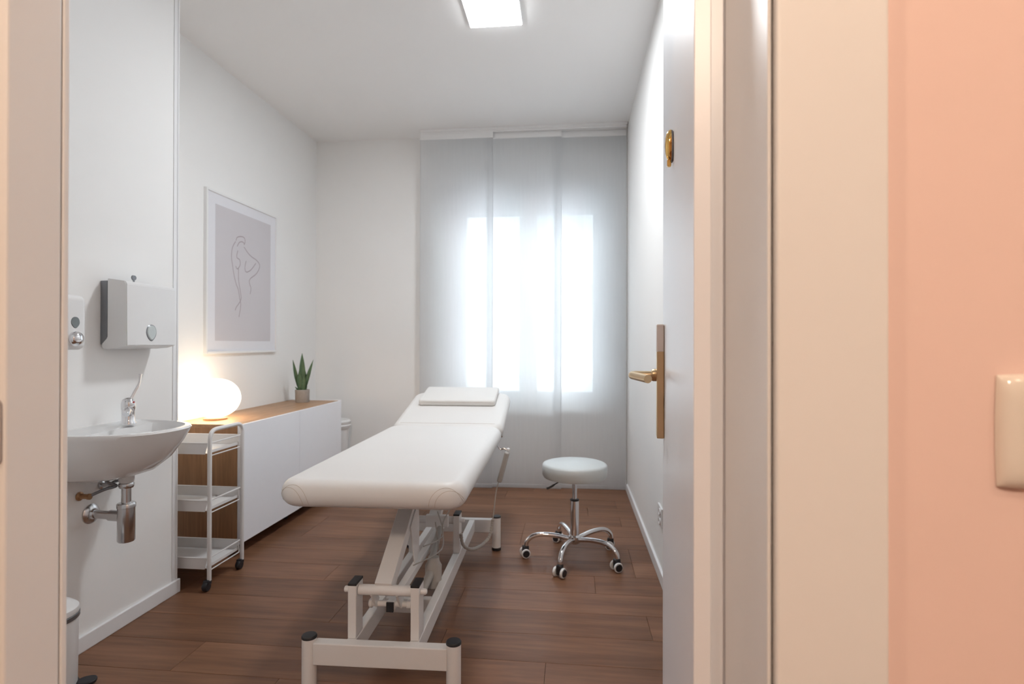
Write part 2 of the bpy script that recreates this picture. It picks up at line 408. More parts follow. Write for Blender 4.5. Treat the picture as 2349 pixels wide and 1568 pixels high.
hole = bmesh.new(); box(hole, -0.699, -0.6752, 0.5930, 0.5934, 1.002, 1.043); obj('latch_hole_patch', hole, M['dark'], so)  # thin dark patch on the strike; the hole's shade is its colour
jr = bmesh.new()   # right jamb
box(jr, XJR, XJR+0.0035, Y0-0.006, 0.752, 0, ZD, 0.0012); box(jr, XJR+0.0036, XJR+0.055, Y0+0.004, 0.752, 0, ZD)
S('trim_3', jr, M['gloss'])
jt = bmesh.new(); box(jt, -0.767, XJR+0.055, Y0, 0.70, ZD, ZD+0.05, 0.002); S('trim_4', jt, M['gloss'])
# hall casings
cs = bmesh.new(); box(cs, XJR+0.0062, 0.3105, Y0-0.014, Y0, 0, ZD+0.11, 0.0035, 3)
S('trim_5', cs, M['gloss'])
cs = bmesh.new(); box(cs, -0.860, -0.7455, Y0-0.014, Y0, 0, ZD+0.11, 0.0035, 3); S('trim_6', cs, M['gloss'])

# ------------------------------------------------------------------ door leaf, ajar along the right wall
# local: x along the leaf from the hinge edge, y towards the wall side (thickness), z up
PHI = 0.1096
dm = Matrix.Translation((0.1596, 0.7585, 0)) @ Matrix.Rotation(PI/2-PHI, 4, 'Z')
door = thing('door_1', None, None, kind='structure'); door.matrix_world = dm
# local +x along leaf; local -y is then towards the right wall
DL = 0.822
lf = bmesh.new()
box(lf, 0, DL, -0.022, 0, 0.008, 2.11, 0.0015); box(lf, 0.012, DL-0.012, -0.042, -0.022, 0.010, 2.10, 0.001)
obj('leaf', lf, M['leaf'], door)
hs = 0.765
pl_ = bmesh.new(); box(pl_, hs-0.022, hs+0.022, 0.0004, 0.0195, 0.884, 1.182, 0.003)
plate = obj('handle_plate', pl_, M['brass'], door)
cv = bmesh.new(); box(cv, hs-0.0226, hs+0.0226, 0.0008, 0.0203, 1.110, 1.1835, 0.003); tag(obj('cylinder_cover', cv, mat('champagne_metal_painted_sheen', (0.74, 0.68, 0.64), 0.35, metal=0.35, noise=0.02), plate), 'metal cover with a painted pale reflection')  # cover colour is lightened to carry the whitish reflection on the metal
rs = L([(0.0165, 0), (0.0165, 0.010), (0.014, 0.013), (0.0, 0.013)], center=(hs, 0.0195, 1.049), axis='Y', seg=28)
obj('rose', rs, M['brass'], plate, smooth=True)
lv = fillet([(hs, 0.018, 1.049), (hs, 0.088, 1.049), (hs-0.115, 0.044, 1.045)], 0.022, 8)
obj('lever', T(lv, 0.0105, seg=16), M['brass'], plate, smooth=50)
# spy-hole cover at eye height
ps = 0.41
pk = bmesh.new()
lathe(pk, [(0.0, 0.0), (0.017, 0.0), (0.019, 0.002), (0.019, 0.004), (0.0, 0.004)], center=(ps, 0.0, 1.533), axis=Matrix.Rotation(-PI/2, 4, 'X') @ Matrix.Diagonal((1, 1.75, 1, 1)), seg=36)
pko = obj('spyhole_backplate', pk, M['steel'], door, smooth=True)
pk = bmesh.new()
lathe(pk, [(0.0185, 0.004), (0.018, 0.008), (0.015, 0.0125), (0.009, 0.0155), (0.0, 0.0165)], center=(ps, 0.0, 1.535), axis=Matrix.Rotation(-PI/2, 4, 'X') @ Matrix.Diagonal((1, 1.75, 1, 1)), seg=36)
obj('spyhole_cover', pk, M['gold'], pko, smooth=True)
tb_ = B(ps-0.005, ps+0.005, 0.004, 0.012, 1.492, 1.506, bev=0.002); obj('cover_tab', tb_, M['gold'], pko)
for hz in (0.25, 1.9):
    hg = L([(0.007, 0), (0.007, 0.08)], center=(0.004, -0.046, hz), seg=14); obj('hinge', hg, M['brass'], door, smooth=True)

# light switch in the hall
sw = thing('light_switch', 'ivory domed light switch plate on the peach hall wall', 'light switch', (0.4575, Y0, 1.046))
t = bmesh.new(); n = 20
w2, h2, dp = 0.0435, 0.0565, 0.013
g = [[None]*(n+1) for _ in range(n+1)]
for i in range(n+1):
    for j in range(n+1):
        a = -1+2*i/n; b = -1+2*j/n
        x = math.copysign(1-(1-abs(a))**1.8, a)*w2; z = math.copysign(1-(1-abs(b))**1.8, b)*h2
        k = (1-abs(x/w2)**7)*(1-abs(z/h2)**7)
        sh = 1-0.035*(z/h2)**2 ; sh2 = 1-0.03*(x/w2)**2
        g[i][j] = t.verts.new((x*sh, -0.001-dp*(k**0.45), z*sh2))
for i in range(n):
    for j in range(n): t.faces.new([g[i][j], g[i+1][j], g[i+1][j+1], g[i][j+1]])
bk = [g[i][0] for i in range(n+1)]+[g[n][j] for j in range(1, n+1)]+[g[i][n] for i in range(n-1, -1, -1)]+[g[0][j] for j in range(n-1, 0, -1)]
t.faces.new(bk)
obj('switch_plate', t, M['switch'], sw, smooth=60)
obj('rocker', B(-0.012, 0.012, -0.0205, -0.0125, -0.030, 0.030, bev=0.002), M['switch'], sw)

# double socket low on the right wall
sk = thing('wall_socket', 'white double wall socket low on the right wall behind the door', 'socket', (XR, 2.76, 0.31))
obj('socket_plate', B(-0.009, 0, -0.06, 0.06, -0.045, 0.045, bev=0.003), M['whitep'], sk)
for zz in (-0.022, 0.022):
    obj('socket_insert', L([(0.017, 0), (0.017, 0.006), (0.013, 0.006), (0.012, 0.002), (0, 0.002)], center=(-0.009, -0.02, zz), axis=Matrix.Rotation(-PI/2, 4, 'Y'), seg=24), M['whitep'], sk, smooth=True)

# ------------------------------------------------------------------ window
wn = thing('window_1', None, None, (0, 0, 0), kind='structure')
YF = YB+0.17
FX0, FX1, FZ0, FZ1 = -1.0, 0.285, 0.66, 2.325
f = bmesh.new()
for a in [(WX0+.001, FX0+0.045, FZ0, WZ1-.001), (FX1-0.045, WX1-.001, FZ0, WZ1-.001)]: box(f, a[0], a[1], YF, YF+0.07, a[2], a[3], 0.004)
box(f, FX0+0.045, FX1-0.045, YF, YF+0.07, FZ1-0.045, FZ1, 0.004); box(f, FX0+0.045, FX1-0.045, YF, YF+0.07, FZ0, FZ0+0.05, 0.004)
obj('window_frame', f, M['pvc'], wn)
obj('shutter_box', B(FX0+0.045, FX1-0.045, YF-0.012, YF+0.2, FZ1+0.001, WZ1-0.001, bev=0.004), M['pvc'], wn)
obj('window_sill', B(WX0+.001, WX1-.001, YB-0.02, YF, WZ0, FZ0, bev=0.004), M['pvc'], wn)
ZP0, ZP1 = 0.735, 2.262
for (x0, x1, p0, p1) in [(-0.953, -0.368, -0.893, -0.438), (-0.364, 0.238, -0.290, 0.174)]:
    s_ = bmesh.new()
    box(s_, x0, p0, YF-0.018, YF+0.05, 0.700, 2.278, 0.006); box(s_, p1, x1, YF-0.018, YF+0.05, 0.700, 2.278, 0.006)
    box(s_, p0, p1, YF-0.018, YF+0.05, 0.700, ZP0, 0.006); box(s_, p0, p1, YF-0.018, YF+0.05, ZP1-0.01, 2.278, 0.004)
    so = obj('window_sash', s_, M['pvc'], wn)
    obj('pane', B(p0, p1, YF+0.015, YF+0.019, ZP0, ZP1-0.01), M['glass'], so)
obj('window_handle', T(fillet([(-0.366, YF-0.018, 1.45), (-0.366, YF-0.055, 1.45), (-0.366, YF-0.055, 1.33)], 0.012), 0.008), M['pvc'], wn, smooth=True)
sl = thing('roller_shutter', 'grey roller shutter rolled up at the top of the window', 'shutter', (0, 0, 0))
for k in range(2):
    obj('slat', B(-0.95, 0.235, YF+0.10, YF+0.115, 2.232+0.045*k, 2.275+0.045*k, bev=0.004), M['slat'], sl)

# sheer panel curtains on a ceiling track
YC = 4.39
tr = bmesh.new()
box(tr, -1.205, XR-0.008, YC-0.042, YC+0.042, ZC-0.022, ZC, 0.002)
trk = thing('curtain_track', 'white ceiling track carrying the sheer panels', 'curtain rail')
obj('rail', tr, M['pframe'], trk)
for k, yy in enumerate((-0.028, 0.0, 0.028)):
    obj('runner', B(-1.2, XR-0.012, YC+yy-0.006, YC+yy+0.006, ZC-0.036, ZC-0.022, bev=0.001), M['pframe'], trk)
def panel(x0, x1, yy, label, zb):
    t = thing('panel_curtain', label, 'curtain', (x0, YC+yy, 0), group='sheer white panel curtains in front of the window')
    W = x1-x0; nx, nz = 30, 26; bm = bmesh.new(); z0, z1 = zb+0.028, ZC-0.075; grid = []
    ph = random.random()*6
    for i in range(nx+1):
        col_ = []
        for j in range(nz+1):
            u, v = i/nx, j/nz
            yv = 0.0035*math.sin(5*u+ph)*(1-v)+0.0015*math.sin(11*u+3*v+ph)
            col_.append(bm.verts.new((u*W, yv, z0+(z1-z0)*v)))
        grid.append(col_)
    for i in range(nx):
        for j in range(nz): bm.faces.new([grid[i][j], grid[i+1][j], grid[i+1][j+1], grid[i][j+1]])
    obj('fabric', bm, M['sheer'], t, smooth=True)
    obj('bottom_bar', B(0.0, W, -0.004, 0.004, zb, zb+0.03, bev=0.0015), M['hem'], t)
    obj('top_carrier', B(0.0, W, -0.005, 0.005, ZC-0.080, ZC-0.036, bev=0.0015), M['pframe'], t)
    for xx in (0, W-0.004):
        obj('edge_hem', B(xx, xx+0.004, -0.0012, 0.0012, z0, z1), M['hem'], t)
panel(-1.205, -0.618, -0.028, 'sheer white panel curtain, leftmost, beside the bare wall', 0.004)
panel(-0.672, -0.081, 0.0, 'sheer white panel curtain hanging in the middle', 0.004)
panel(-0.139, 0.418, 0.028, 'sheer white panel curtain, rightmost, against the right wall', 0.004)
# draw pull cord at the right edge
tag(obj('curtain_edge_rod', T([(0.421, YC-0.02, 0.03), (0.421, YC-0.02, ZC-0.03)], 0.0035, seg=8), M['greyp']), 'thin grey vertical draw rod at the right edge of the curtains', 'rod')

# ------------------------------------------------------------------ outside
op = thing('apartment_building', 'overexposed pale apartment building with balconies seen through the curtains', 'building', (0, 0, 0))
obj('wall', B(-9, 1.6, 15, 18, -6, 6.3), M['facade'], op)
obj('side_wing', B(1.6, 4.6, 16.2, 18, -6, 5.2), M['facade2'], op)
for zf in (-3.2, -0.3, 2.6, 5.1):
    for xb in (-5.6, -1.9):
        bb = obj('balcony', B(xb, xb+2.9, 13.9, 15, zf, zf+0.15, bev=0.02), M['facade'], op)
        obj('parapet', B(xb, xb+2.9, 13.9, 14.0, zf+0.15, zf+1.05, bev=0.02), M['matboard'], bb)
    for xb in (-4.7, -0.9):
        obj('window', B(xb, xb+1.2, 14.93, 15.0, zf+0.3, zf+2.2, bev=0.01), M['fwin'], op)
tr_o = thing('street_ground', None, None, kind='structure'); obj('pavement', B(-40, 40, 5, 60, -6.2, -6.0), M['asphalt'], tr_o)

# ------------------------------------------------------------------ ceiling panel lamp
cl = thing('ceiling_light', 'square white LED panel light glowing on the ceiling', 'lamp', (-0.401, 2.802, ZC))
obj('housing', B(-0.142, 0.142, -0.142, 0.142, -0.018, 0, bev=0.003), M['whitep'], cl)
obj('diffuser', B(-0.136, 0.136, -0.136, 0.136, -0.022, -0.0182, bev=0.001), M['led'], cl)

# ------------------------------------------------------------------ sideboard
CX, CY0, CY1, CZ = -1.745, 2.800, 4.108, 0.700
sb = thing('sideboard', 'low sideboard with oak top and side and white doors along the left wall', 'cabinet', (XL+0.002, CY0, 0))
D = CX-0.018-(XL+0.002); LN = CY1-CY0
obj('top', B(0, D+0.0015, 0, LN-0.017, CZ-0.018, CZ, bev=0.001), M['oak'], sb)
obj('side_panel', B(0, D, 0, 0.018, 0.078, CZ-0.0182, bev=0.001), M['oak_v'], sb)
obj('side_panel', B(0, D+0.018, LN-0.016, LN, 0.072, CZ+0.004, bev=0.001), M['cab'], sb)
obj('divider', B(0, D-0.002, LN/2-0.009, LN/2+0.009, 0.098, CZ-0.0185), M['oak_v'], sb)
obj('bottom_panel', B(0, D-0.002, 0.0182, LN-0.0162, 0.079, 0.097), M['oak_v'], sb)
obj('back_panel', B(0, 0.006, 0.0182, LN-0.0162, 0.0975, CZ-0.0185), M['oak_v'], sb)
for a, b in ((0.0, LN/2-0.0015), (LN/2+0.0015, LN-0.017)):
    obj('door', B(D+0.002, D+0.018, a, b, 0.068, CZ-0.001, bev=0.0012), M['cab'], sb)
for fx in (0.04, D-0.08):
    for fy in (0.05, LN/2, LN-0.06):
        obj('foot', L([(0.015, 0), (0.02, 0.0788)], center=(fx, fy, 0), seg=16), M['blackp'], sb, smooth=True)

# globe lamp
gl = thing('globe_lamp', 'glowing oval opal glass globe lamp on the sideboard', 'lamp', (-2.008, 3.055, CZ))
gl.location = (-2.011, 2.985, CZ)
prof = []
RG, HG = 0.131, 0.110
for k in range(25):
    a = -PI/2+PI*k/24
    r = RG*abs(math.cos(a))**0.92; prof.append((max(r, 0.0), HG*math.sin(a)))
prof[0] = (0, -HG*0.985); prof[-1] = (0, HG)
obj('shade', L(prof, center=(0, 0, 0.012+HG), seg=56), M['globe'], gl, smooth=80)
obj('base', L([(0.062, 0.0005), (0.062, 0.010), (0.058, 0.012)], seg=40), M['oak'], gl, smooth=True)

# snake plant
pp = thing('potted_snake_plant', 'small snake plant in a round concrete pot on the sideboard', 'plant', (-1.975, 3.945, CZ+0.0003)); pp.scale = (0.965, 0.965, 0.965)
pot = bmesh.new(); lathe(pot, [(0.0, 0), (0.048, 0), (0.051, 0.004), (0.053, 0.094), (0.050, 0.097), (0.047, 0.094), (0.046, 0.083), (0, 0.083)], seg=40)
obj('pot', pot, M['concrete'], pp, smooth=True)
obj('soil', L([(0, 0.0832), (0.044, 0.0832), (0.038, 0.088), (0, 0.09)], seg=24), M['soil'], pp, smooth=True)
def blade(base, tip, width, bend, face, cup=0.25):
    bm = bmesh.new(); base = Vector(base); tip = Vector(tip); n = 12
    f_ = Vector((math.cos(face), math.sin(face), 0)); s_ = Vector((-math.sin(face), math.cos(face), 0))
    rows_ = []
    for i in range(n+1):
        t = i/n; c = base.lerp(tip, t)+f_*bend*math.sin(PI*t)*0.5
        wd = width*(0.42+1.0*t) if t < 0.42 else width*0.84*(1-((t-0.42)/0.58)**1.9)
        wd = max(wd, 0.0012)
        r_ = []
        for k, q in enumerate((-1, -0.5, 0, 0.5, 1)):
            r_.append(bm.verts.new(c+s_*wd/2*q+f_*cup*wd*(q*q)))
        for k, q in enumerate((0.5, 0, -0.5)):
            r_.append(bm.verts.new(c+s_*wd/2*q+f_*(cup*wd*(q*q)-0.0022)))
        rows_.append(r_)
    for a, b in zip(rows_, rows_[1:]):
        for k in range(8): bm.faces.new([a[k], a[(k+1) % 8], b[(k+1) % 8], b[k]])
    bm.faces.new(rows_[0]); bm.faces.new(rows_[-1])
    return bm
fc = -1.12   # direction towards the doorway
for (bx, by, tx, ty, tz, wd, bn, fa) in [
    (0.004, -0.008, 0.002, -0.01, 0.375, 0.056, 0.0, fc), (-0.018, -0.012, -0.062, -0.03, 0.325, 0.036, -0.02, fc+0.35),
    (0.020, 0.0, 0.078, 0.02, 0.325, 0.036, 0.02, fc-0.4), (0.004, 0.014, 0.01, 0.02, 0.25, 0.045, 0.0, fc+0.2),
    (-0.010, -0.022, -0.012, -0.03, 0.24, 0.044, 0.0, fc+0.15), (0.016, -0.018, 0.026, -0.02, 0.21, 0.040, 0.0, fc-0.25),
    (-0.02, -0.015, -0.040, -0.035, 0.122, 0.018, 0, fc), (0.022, -0.012, 0.046, -0.015, 0.122, 0.018, 0, fc), (0.0, -0.024, 0.004, -0.042, 0.118, 0.02, 0, fc)]:
    obj('leaf', blade((bx, by, 0.086), (tx, ty, tz), wd, bn, fa), M['leafg'], pp, smooth=True)

# framed line drawing
pf = thing('framed_print', 'white framed line drawing of a bare back on mauve grey ground', 'picture', (XL, 0, 0))
F = bmesh.new(); y0_, y1_, z0_, z1_ = 3.074, 3.867, 1.07, 2.053
box(F, 0, 0.02, y0_, y0_+0.014, z0_, z1_, 0.001); box(F, 0, 0.02, y1_-0.014, y1_, z0_, z1_, 0.001)
box(F, 0, 0.02, y0_+0.014, y1_-0.014, z0_, z0_+0.014, 0.001); box(F, 0, 0.02, y0_+0.014, y1_-0.014, z1_-0.014, z1_, 0.001)
obj('frame', F, M['pframe'], pf)
obj('border', B(0, 0.012, y0_+0.0142, y1_-0.0142, z0_+0.0142, z1_-0.0142), M['matboard'], pf)
prn = obj('print', B(0.0121, 0.0126, 3.166, 3.787, 1.148, 1.975), M['print'], pf)
ink = bmesh.new()
LINES = [[(3.374, 1.789), (3.386, 1.812), (3.43, 1.826), (3.465, 1.823), (3.474, 1.8), (3.462, 1.777)],
[(3.386, 1.754), (3.41, 1.784), (3.444, 1.794), (3.467, 1.784)],
[(3.369, 1.783), (3.336, 1.737), (3.327, 1.677), (3.34, 1.619), (3.354, 1.567), (3.376, 1.515), (3.401, 1.477), (3.415, 1.428), (3.428, 1.379), (3.409, 1.302)],
[(3.462, 1.764), (3.505, 1.733), (3.55, 1.713), (3.606, 1.699), (3.647, 1.673), (3.636, 1.637), (3.598, 1.6), (3.538, 1.566), (3.524, 1.539), (3.543, 1.501), (3.535, 1.461)],
[(3.487, 1.676), (3.473, 1.63), (3.488, 1.603), (3.542, 1.624), (3.601, 1.677)],
[(3.393, 1.729), (3.383, 1.685), (3.414, 1.672), (3.419, 1.64), (3.39, 1.61), (3.372, 1.626)],
[(3.402, 1.618), (3.404, 1.538), (3.426, 1.459), (3.431, 1.419), (3.405, 1.387), (3.379, 1.363), (3.369, 1.343)]]
for l in LINES:
    P_ = smooth_path([(0.0128, a, b) for a, b in l], 6)
    vs = []
    for i, p in enumerate(P_):
        d = (P_[min(i+1, len(P_)-1)]-P_[max(i-1, 0)]).normalized(); nn = Vector((0, -d.z, d.y))*0.0032
        vs.append((ink.verts.new(p+nn), ink.verts.new(p-nn)))
    for a, b in zip(vs, vs[1:]): ink.faces.new([a[0], b[0], b[1], a[1]])
obj('line_drawing', ink, M['ink'], prn)

# ------------------------------------------------------------------ serving trolley
tx1, tx0, ty0, ty1 = -1.652, -2.085, 2.412, 2.668
tr_ = thing('trolley', 'white three tier metal trolley between the basin pier and the sideboard', 'trolley', (0, 0, 0))
for xx in (tx1, tx0):
    obj('side_frame', T(fillet([(xx, ty0, 0.045), (xx, ty0, 0.732), (xx, ty1, 0.732), (xx, ty1, 0.045)], 0.05, 8), 0.0095, seg=14), M['frame'], tr_, smooth=50)
for zb in (0.622, 0.358, 0.094):
    ht = 0.049
    xa, xb_, ya, yb_ = tx0+0.010, tx1-0.010, ty0+0.004, ty1-0.004
    b_ = bmesh.new(); box(b_, xa+0.006, xb_-0.006, ya+0.004, yb_-0.004, zb, zb+0.0025, 0.0008, 1)
    for xx in (xa+0.006, xb_-0.008): box(b_, xx, xx+0.002, ya+0.004, yb_-0.004, zb+0.0025, zb+0.014, 0)
    tray = obj('tray', b_, M['frame'], tr_)
    for yy in (ya, yb_-0.002):
        q = bmesh.new(); pr = [(xa+0.016, zb-0.002), (xb_-0.016, zb-0.002), (xb_-0.002, zb+ht), (xa+0.002, zb+ht)]
        f1 = [q.verts.new((p[0], yy, p[1])) for p in pr]; f2 = [q.verts.new((p[0], yy+0.002, p[1])) for p in pr]
        q.faces.new(f1); q.faces.new(f2)
        for k in range(4): j = (k+1) % 4; q.faces.new([f1[k], f1[j], f2[j], f2[k]])
        obj('side_plate', q, M['frame'], tray)
    rail = bmesh.new()
    tube(rail, fillet([(xb_+0.003, ya, zb+ht), (xb_+0.003, yb_, zb+ht), (xa-0.003, yb_, zb+ht), (xa-0.003, ya, zb+ht), (xb_+0.003, ya, zb+ht)], 0.004, 3)[:-1], 0.0036, seg=8, closed=True)
    obj('guard_rail', rail, M['frame'], tray, smooth=True)
    for xx in (xa-0.001, xb_+0.001):
        obj('lower_rail', T(fillet([(xx, ya+0.014, zb+ht), (xx, ya+0.006, zb-0.010), (xx, yb_-0.006, zb-0.010), (xx, yb_-0.014, zb+ht)], 0.006, 4), 0.0028, seg=8), M['frame'], tray, smooth=True)
for xx in (tx1, tx0):
    for yy in (ty0, ty1):
        c = bmesh.new(); lathe(c, [(0.0, -0.011), (0.019, -0.011), (0.022, -0.006), (0.022, 0.006), (0.019, 0.011), (0, 0.011)], center=(xx-0.006, yy-0.012, 0.022), axis='X', seg=24)
        cs_ = obj('caster', c, M['blackp'], tr_, smooth=True)
        obj('caster_fork', B(xx-0.019, xx+0.007, yy-0.02, yy+0.012, 0.026, 0.05, bev=0.005), M['blackp'], cs_)

# ------------------------------------------------------------------ wash basin
SY, SZ = 1.893, 0.822
ws = thing('wash_basin', 'white ceramic wall-hung wash basin on the pier', 'sink', (XS, SY, 0))
bs = bmesh.new()
def dshape(ax, ay, seg=48, back=True):
    """half super-ellipse: x from 0 (wall) to ax, y -ay..ay"""
    pts = []
    for k in range(seg+1):
        a = -PI/2+PI*k/seg
        pts.append((ax*abs(math.cos(a))**0.72, ay*math.copysign(abs(math.sin(a))**0.86, math.sin(a))))
    return pts
ring_spec = [  # (ax, ay, z, x shift) outer bottom to rim, then inner bowl
    (0.10, 0.07, -0.178), (0.19, 0.118, -0.176), (0.245, 0.150, -0.160), (0.300, 0.180, -0.115), (0.345, 0.204, -0.055), (0.366, 0.214, -0.018), (0.372, 0.217, -0.006), (0.368, 0.214, 0.0)]
rings = []
for ax, ay, z in ring_spec:
    rings.append([bs.verts.new((p[0], p[1], SZ+z)) for p in dshape(ax, ay)])
nseg = len(rings[0])
for a, b in zip(rings, rings[1:]):
    for k in range(nseg-1): bs.faces.new([a[k], a[k+1], b[k+1], b[k]])
    bs.faces.new([a[nseg-1], a[0], b[0], b[nseg-1]])
bs.faces.new(rings[0])
# inner bowl : ellipse offset from the wall by the tap ledge
inner = []
N_ = 98
top_loop = rings[-1]
def ell(ax, ay, cx, z, n):
    # same parameter order as the rim loop: arc first (n pts)
    return [bs.verts.new((cx+ax*math.cos(-PI/2+PI*k/(n-1))*1.0, ay*math.sin(-PI/2+PI*k/(n-1)), z)) for k in range(n)]
bowl_spec = [(0.340, 0.198, 0.016, 0.0), (0.335, 0.194, 0.020, -0.004), (0.200, 0.180, 0.155, -0.010)]
# rim inner edge (still on the ledge plane)
r1 = [bs.verts.new((0.018+p[0]*0.945, p[1]*0.95, SZ+0.001)) for p in dshape(0.350, 0.210)]
for k in range(nseg-1): bs.faces.new([rings[-1][k], rings[-1][k+1], r1[k+1], r1[k]])
bs.faces.new([rings[-1][nseg-1], rings[-1][0], r1[0], r1[nseg-1]])
# bowl rings: full closed loops with nseg verts; back side straight edge mapped to x = 0.115
def bowl(x0, ax, ay, z):
    pts = []
    for k in range(nseg):
        a = -PI/2+PI*k/(nseg-1)
        pts.append(bs.verts.new((x0+ax*abs(math.cos(a))**0.8, ay*math.copysign(abs(math.sin(a))**0.9, math.sin(a)), SZ+z)))
    return pts
seqs = [bowl(0.118, 0.225, 0.188, -0.010), bowl(0.124, 0.212, 0.175, -0.045), bowl(0.130, 0.185, 0.150, -0.085), bowl(0.135, 0.135, 0.105, -0.118), bowl(0.15, 0.06, 0.05, -0.128)]
prev = r1
for s_ in seqs:
    for k in range(nseg-1): bs.faces.new([prev[k], prev[k+1], s_[k+1], s_[k]])
    bs.faces.new([prev[nseg-1], prev[0], s_[0], s_[nseg-1]])
    prev = s_
bs.faces.new(prev)
bmesh.ops.remove_doubles(bs, verts=bs.verts, dist=1e-5)
obj('basin', bs, M['ceramic'], ws, smooth=50)
ofh = L([(0.0095, 0), (0.0095, 0.003), (0.007, 0.004), (0, 0.004)], center=(0.123, -0.03, SZ-0.032), axis='X', seg=20)
obj('overflow_hole_disc', ofh, M['blackp'], ws, smooth=True)  # solid black disc; shade inside the overflow is put into its colour
obj('drain_collar', L([(0.022, 0.61), (0.026, 0.62), (0.026, 0.655)], center=(0.133, 0.04, 0), seg=24), M['whitep'], ws, smooth=True)
# tap
tp = thing('mixer_tap', 'chrome single lever mixer tap standing on the wash basin', 'tap', (-1.686, 1.975, SZ))

obj('tap_body', L([(0.026, 0), (0.026, 0.006), (0.0215, 0.012), (0.0215, 0.055), (0.0235, 0.058), (0.0235, 0.080), (0.019, 0.094), (0.009, 0.101), (0, 0.102)], seg=32), M['chrome'], tp, smooth=True)
obj('spout', T(smooth_path([(0.003, -0.003, 0.040), (0.022, -0.028, 0.054), (0.044, -0.058, 0.058), (0.056, -0.075, 0.046)], 5), 0.011, seg=14, rads=[0.017-0.006*i/15 for i in range(16)]), M['chrome'], tp, smooth=True)
obj('tap_lever', T(smooth_path([(0.008, 0, 0.092), (0.014, 0.016, 0.125), (0.020, 0.030, 0.155), (0.020, 0.036, 0.190)], 5), 0.0035, seg=10, rads=[0.0052-0.0018*i/15 for i in range(14)]+[0.0045, 0.0055]), M['chrome'], tp, smooth=True)
obj('temperature_dot', L([(0.004, 0), (0.004, 0.002)], center=(0.022, 0, 0.084), axis='X', seg=12), mat('red_dot', (0.45, 0.05, 0.04), 0.4, noise=0.05), tp)
# trap
tx, tyy = -1.655, 1.932
bt = thing('bottle_trap', 'chrome bottle trap and waste pipe under the wash basin', 'pipe', (tx, tyy, 0))
obj('tailpipe', L([(0.016, 0.525), (0.016, 0.615)], seg=28), M['chrome2'], bt, smooth=True)
obj('lock_nut', L([(0.023, 0.592), (0.025, 0.596), (0.025, 0.608), (0.022, 0.612)], seg=28), M['chrome2'], bt, smooth=True)
obj('bottle', L([(0.0, 0.392), (0.026, 0.392), (0.029, 0.396), (0.029, 0.518), (0.031, 0.519), (0.031, 0.532), (0.028, 0.536), (0.014, 0.538)], seg=36), M['chrome2'], bt, smooth=True)
obj('outlet_pipe', T([(-0.129, -0.012, 0.493), (-0.02, 0.0, 0.484)], 0.0155, seg=22), M['chrome2'], bt, smooth=True)
obj('coupling_nut', T([(-0.062, -0.005, 0.4875), (-0.024, 0.0, 0.4845)], 0.020, seg=22), M['chrome2'], bt, smooth=True)
obj('wall_flange', L([(0.037, 0), (0.037, 0.003), (0.030, 0.010), (0.020, 0.013), (0.017, 0.02)], center=(XS+0.001-tx, -0.014, 0.494), axis='X', seg=36), M['chrome2'], bt, smooth=True)
# supply valves
for k, (yy, zz, mm) in enumerate([(1.868, 0.572, 'copper'), (1.965, 0.590, 'chrome2')]):
    v = thing('supply_valve', ['old brass angle valve with a braided hose left of the trap', 'chrome angle valve with hose behind the trap'][k], 'valve', (XS, yy, zz))
    obj('valve_body', L([(0.016, 0), (0.016, 0.004), (0.009, 0.008), (0.009, 0.035), (0.011, 0.036), (0.011, 0.044), (0, 0.045)], axis='X', seg=20, center=(0.001, 0, 0)), M[mm], v, smooth=True)
    obj('hose', T(smooth_path([(0.036, 0.003, 0.0), (0.07, 0.035-0.05*k, 0.018), (0.10, 0.055-0.05*k, 0.028), (0.085, 0.03-0.05*k, 0.045), (0.080, 0.04-0.05*k, 0.052-0.018*k)], 6), 0.0058, seg=10), M['steel'], v, smooth=True)

# towel dispenser
td = thing('towel_dispenser', 'white folding paper towel dispenser on the pier above the basin', 'towel dispenser', (XS, 1.955, 1.108))
TW, TH, TD = 0.262, 0.262, 0.112
obj('back_plate', B(0, 0.028, 0.002, TW-0.002, 0.018, TH, bev=0.002), M['steel'], td)
cvr = bmesh.new()
prof = [(0.008, 0.006), (0.022, 0.0), (0.075, 0.004), (0.112, 0.014), (0.110, TH-0.012), (0.102, TH-0.002), (0.030, TH+0.008), (0.030, 0.045), (0.008, 0.022)]
a_ = [cvr.verts.new((p[0], 0, p[1])) for p in prof]; b_ = [cvr.verts.new((p[0], TW, p[1])) for p in prof]
cvr.faces.new(a_); cvr.faces.new(b_)
for k in range(len(prof)): j = (k+1) % len(prof); cvr.faces.new([a_[k], a_[j], b_[j], b_[k]])
bmesh.ops.recalc_face_normals(cvr, faces=cvr.faces)
bmesh.ops.bevel(cvr, geom=[e for e in cvr.edges], offset=0.0025, segments=2, affect='EDGES')
obj('cover', cvr, M['whitep'], td, smooth=35)
def drop(bm, x, y, z, w_, h_, th):
    pts = []
    for k in range(28):
        a = 2*PI*k/28; c, s = math.cos(a), math.sin(a)
        ww = w_/2*(1.0 if s > 0 else (1-0.45*(-s)**1.5))
        pts.append((y+ww*math.copysign(abs(c)**0.85, c), z+h_/2*math.copysign(abs(s)**0.9, s)))
    a1 = [bm.verts.new((x, p[0], p[1])) for p in pts]; b1 = [bm.verts.new((x+th, y+(p[0]-y)*0.86, z+(p[1]-z)*0.9)) for p in pts]
    bm.faces.new(b1); bm.faces.new(a1)
    for k in range(28): j = (k+1) % 28; bm.faces.new([a1[k], a1[j], b1[j], b1[k]])
d_ = bmesh.new(); drop(d_, TD-0.001, 0.125, 0.064, 0.058, 0.068, 0.0025); lr = obj('window_rim', d_, M['steel'], td, smooth=30)
d_ = bmesh.new(); drop(d_, TD+0.0016, 0.125, 0.065, 0.048, 0.058, 0.002); obj('level_window', d_, M['lens2'], lr, smooth=30)
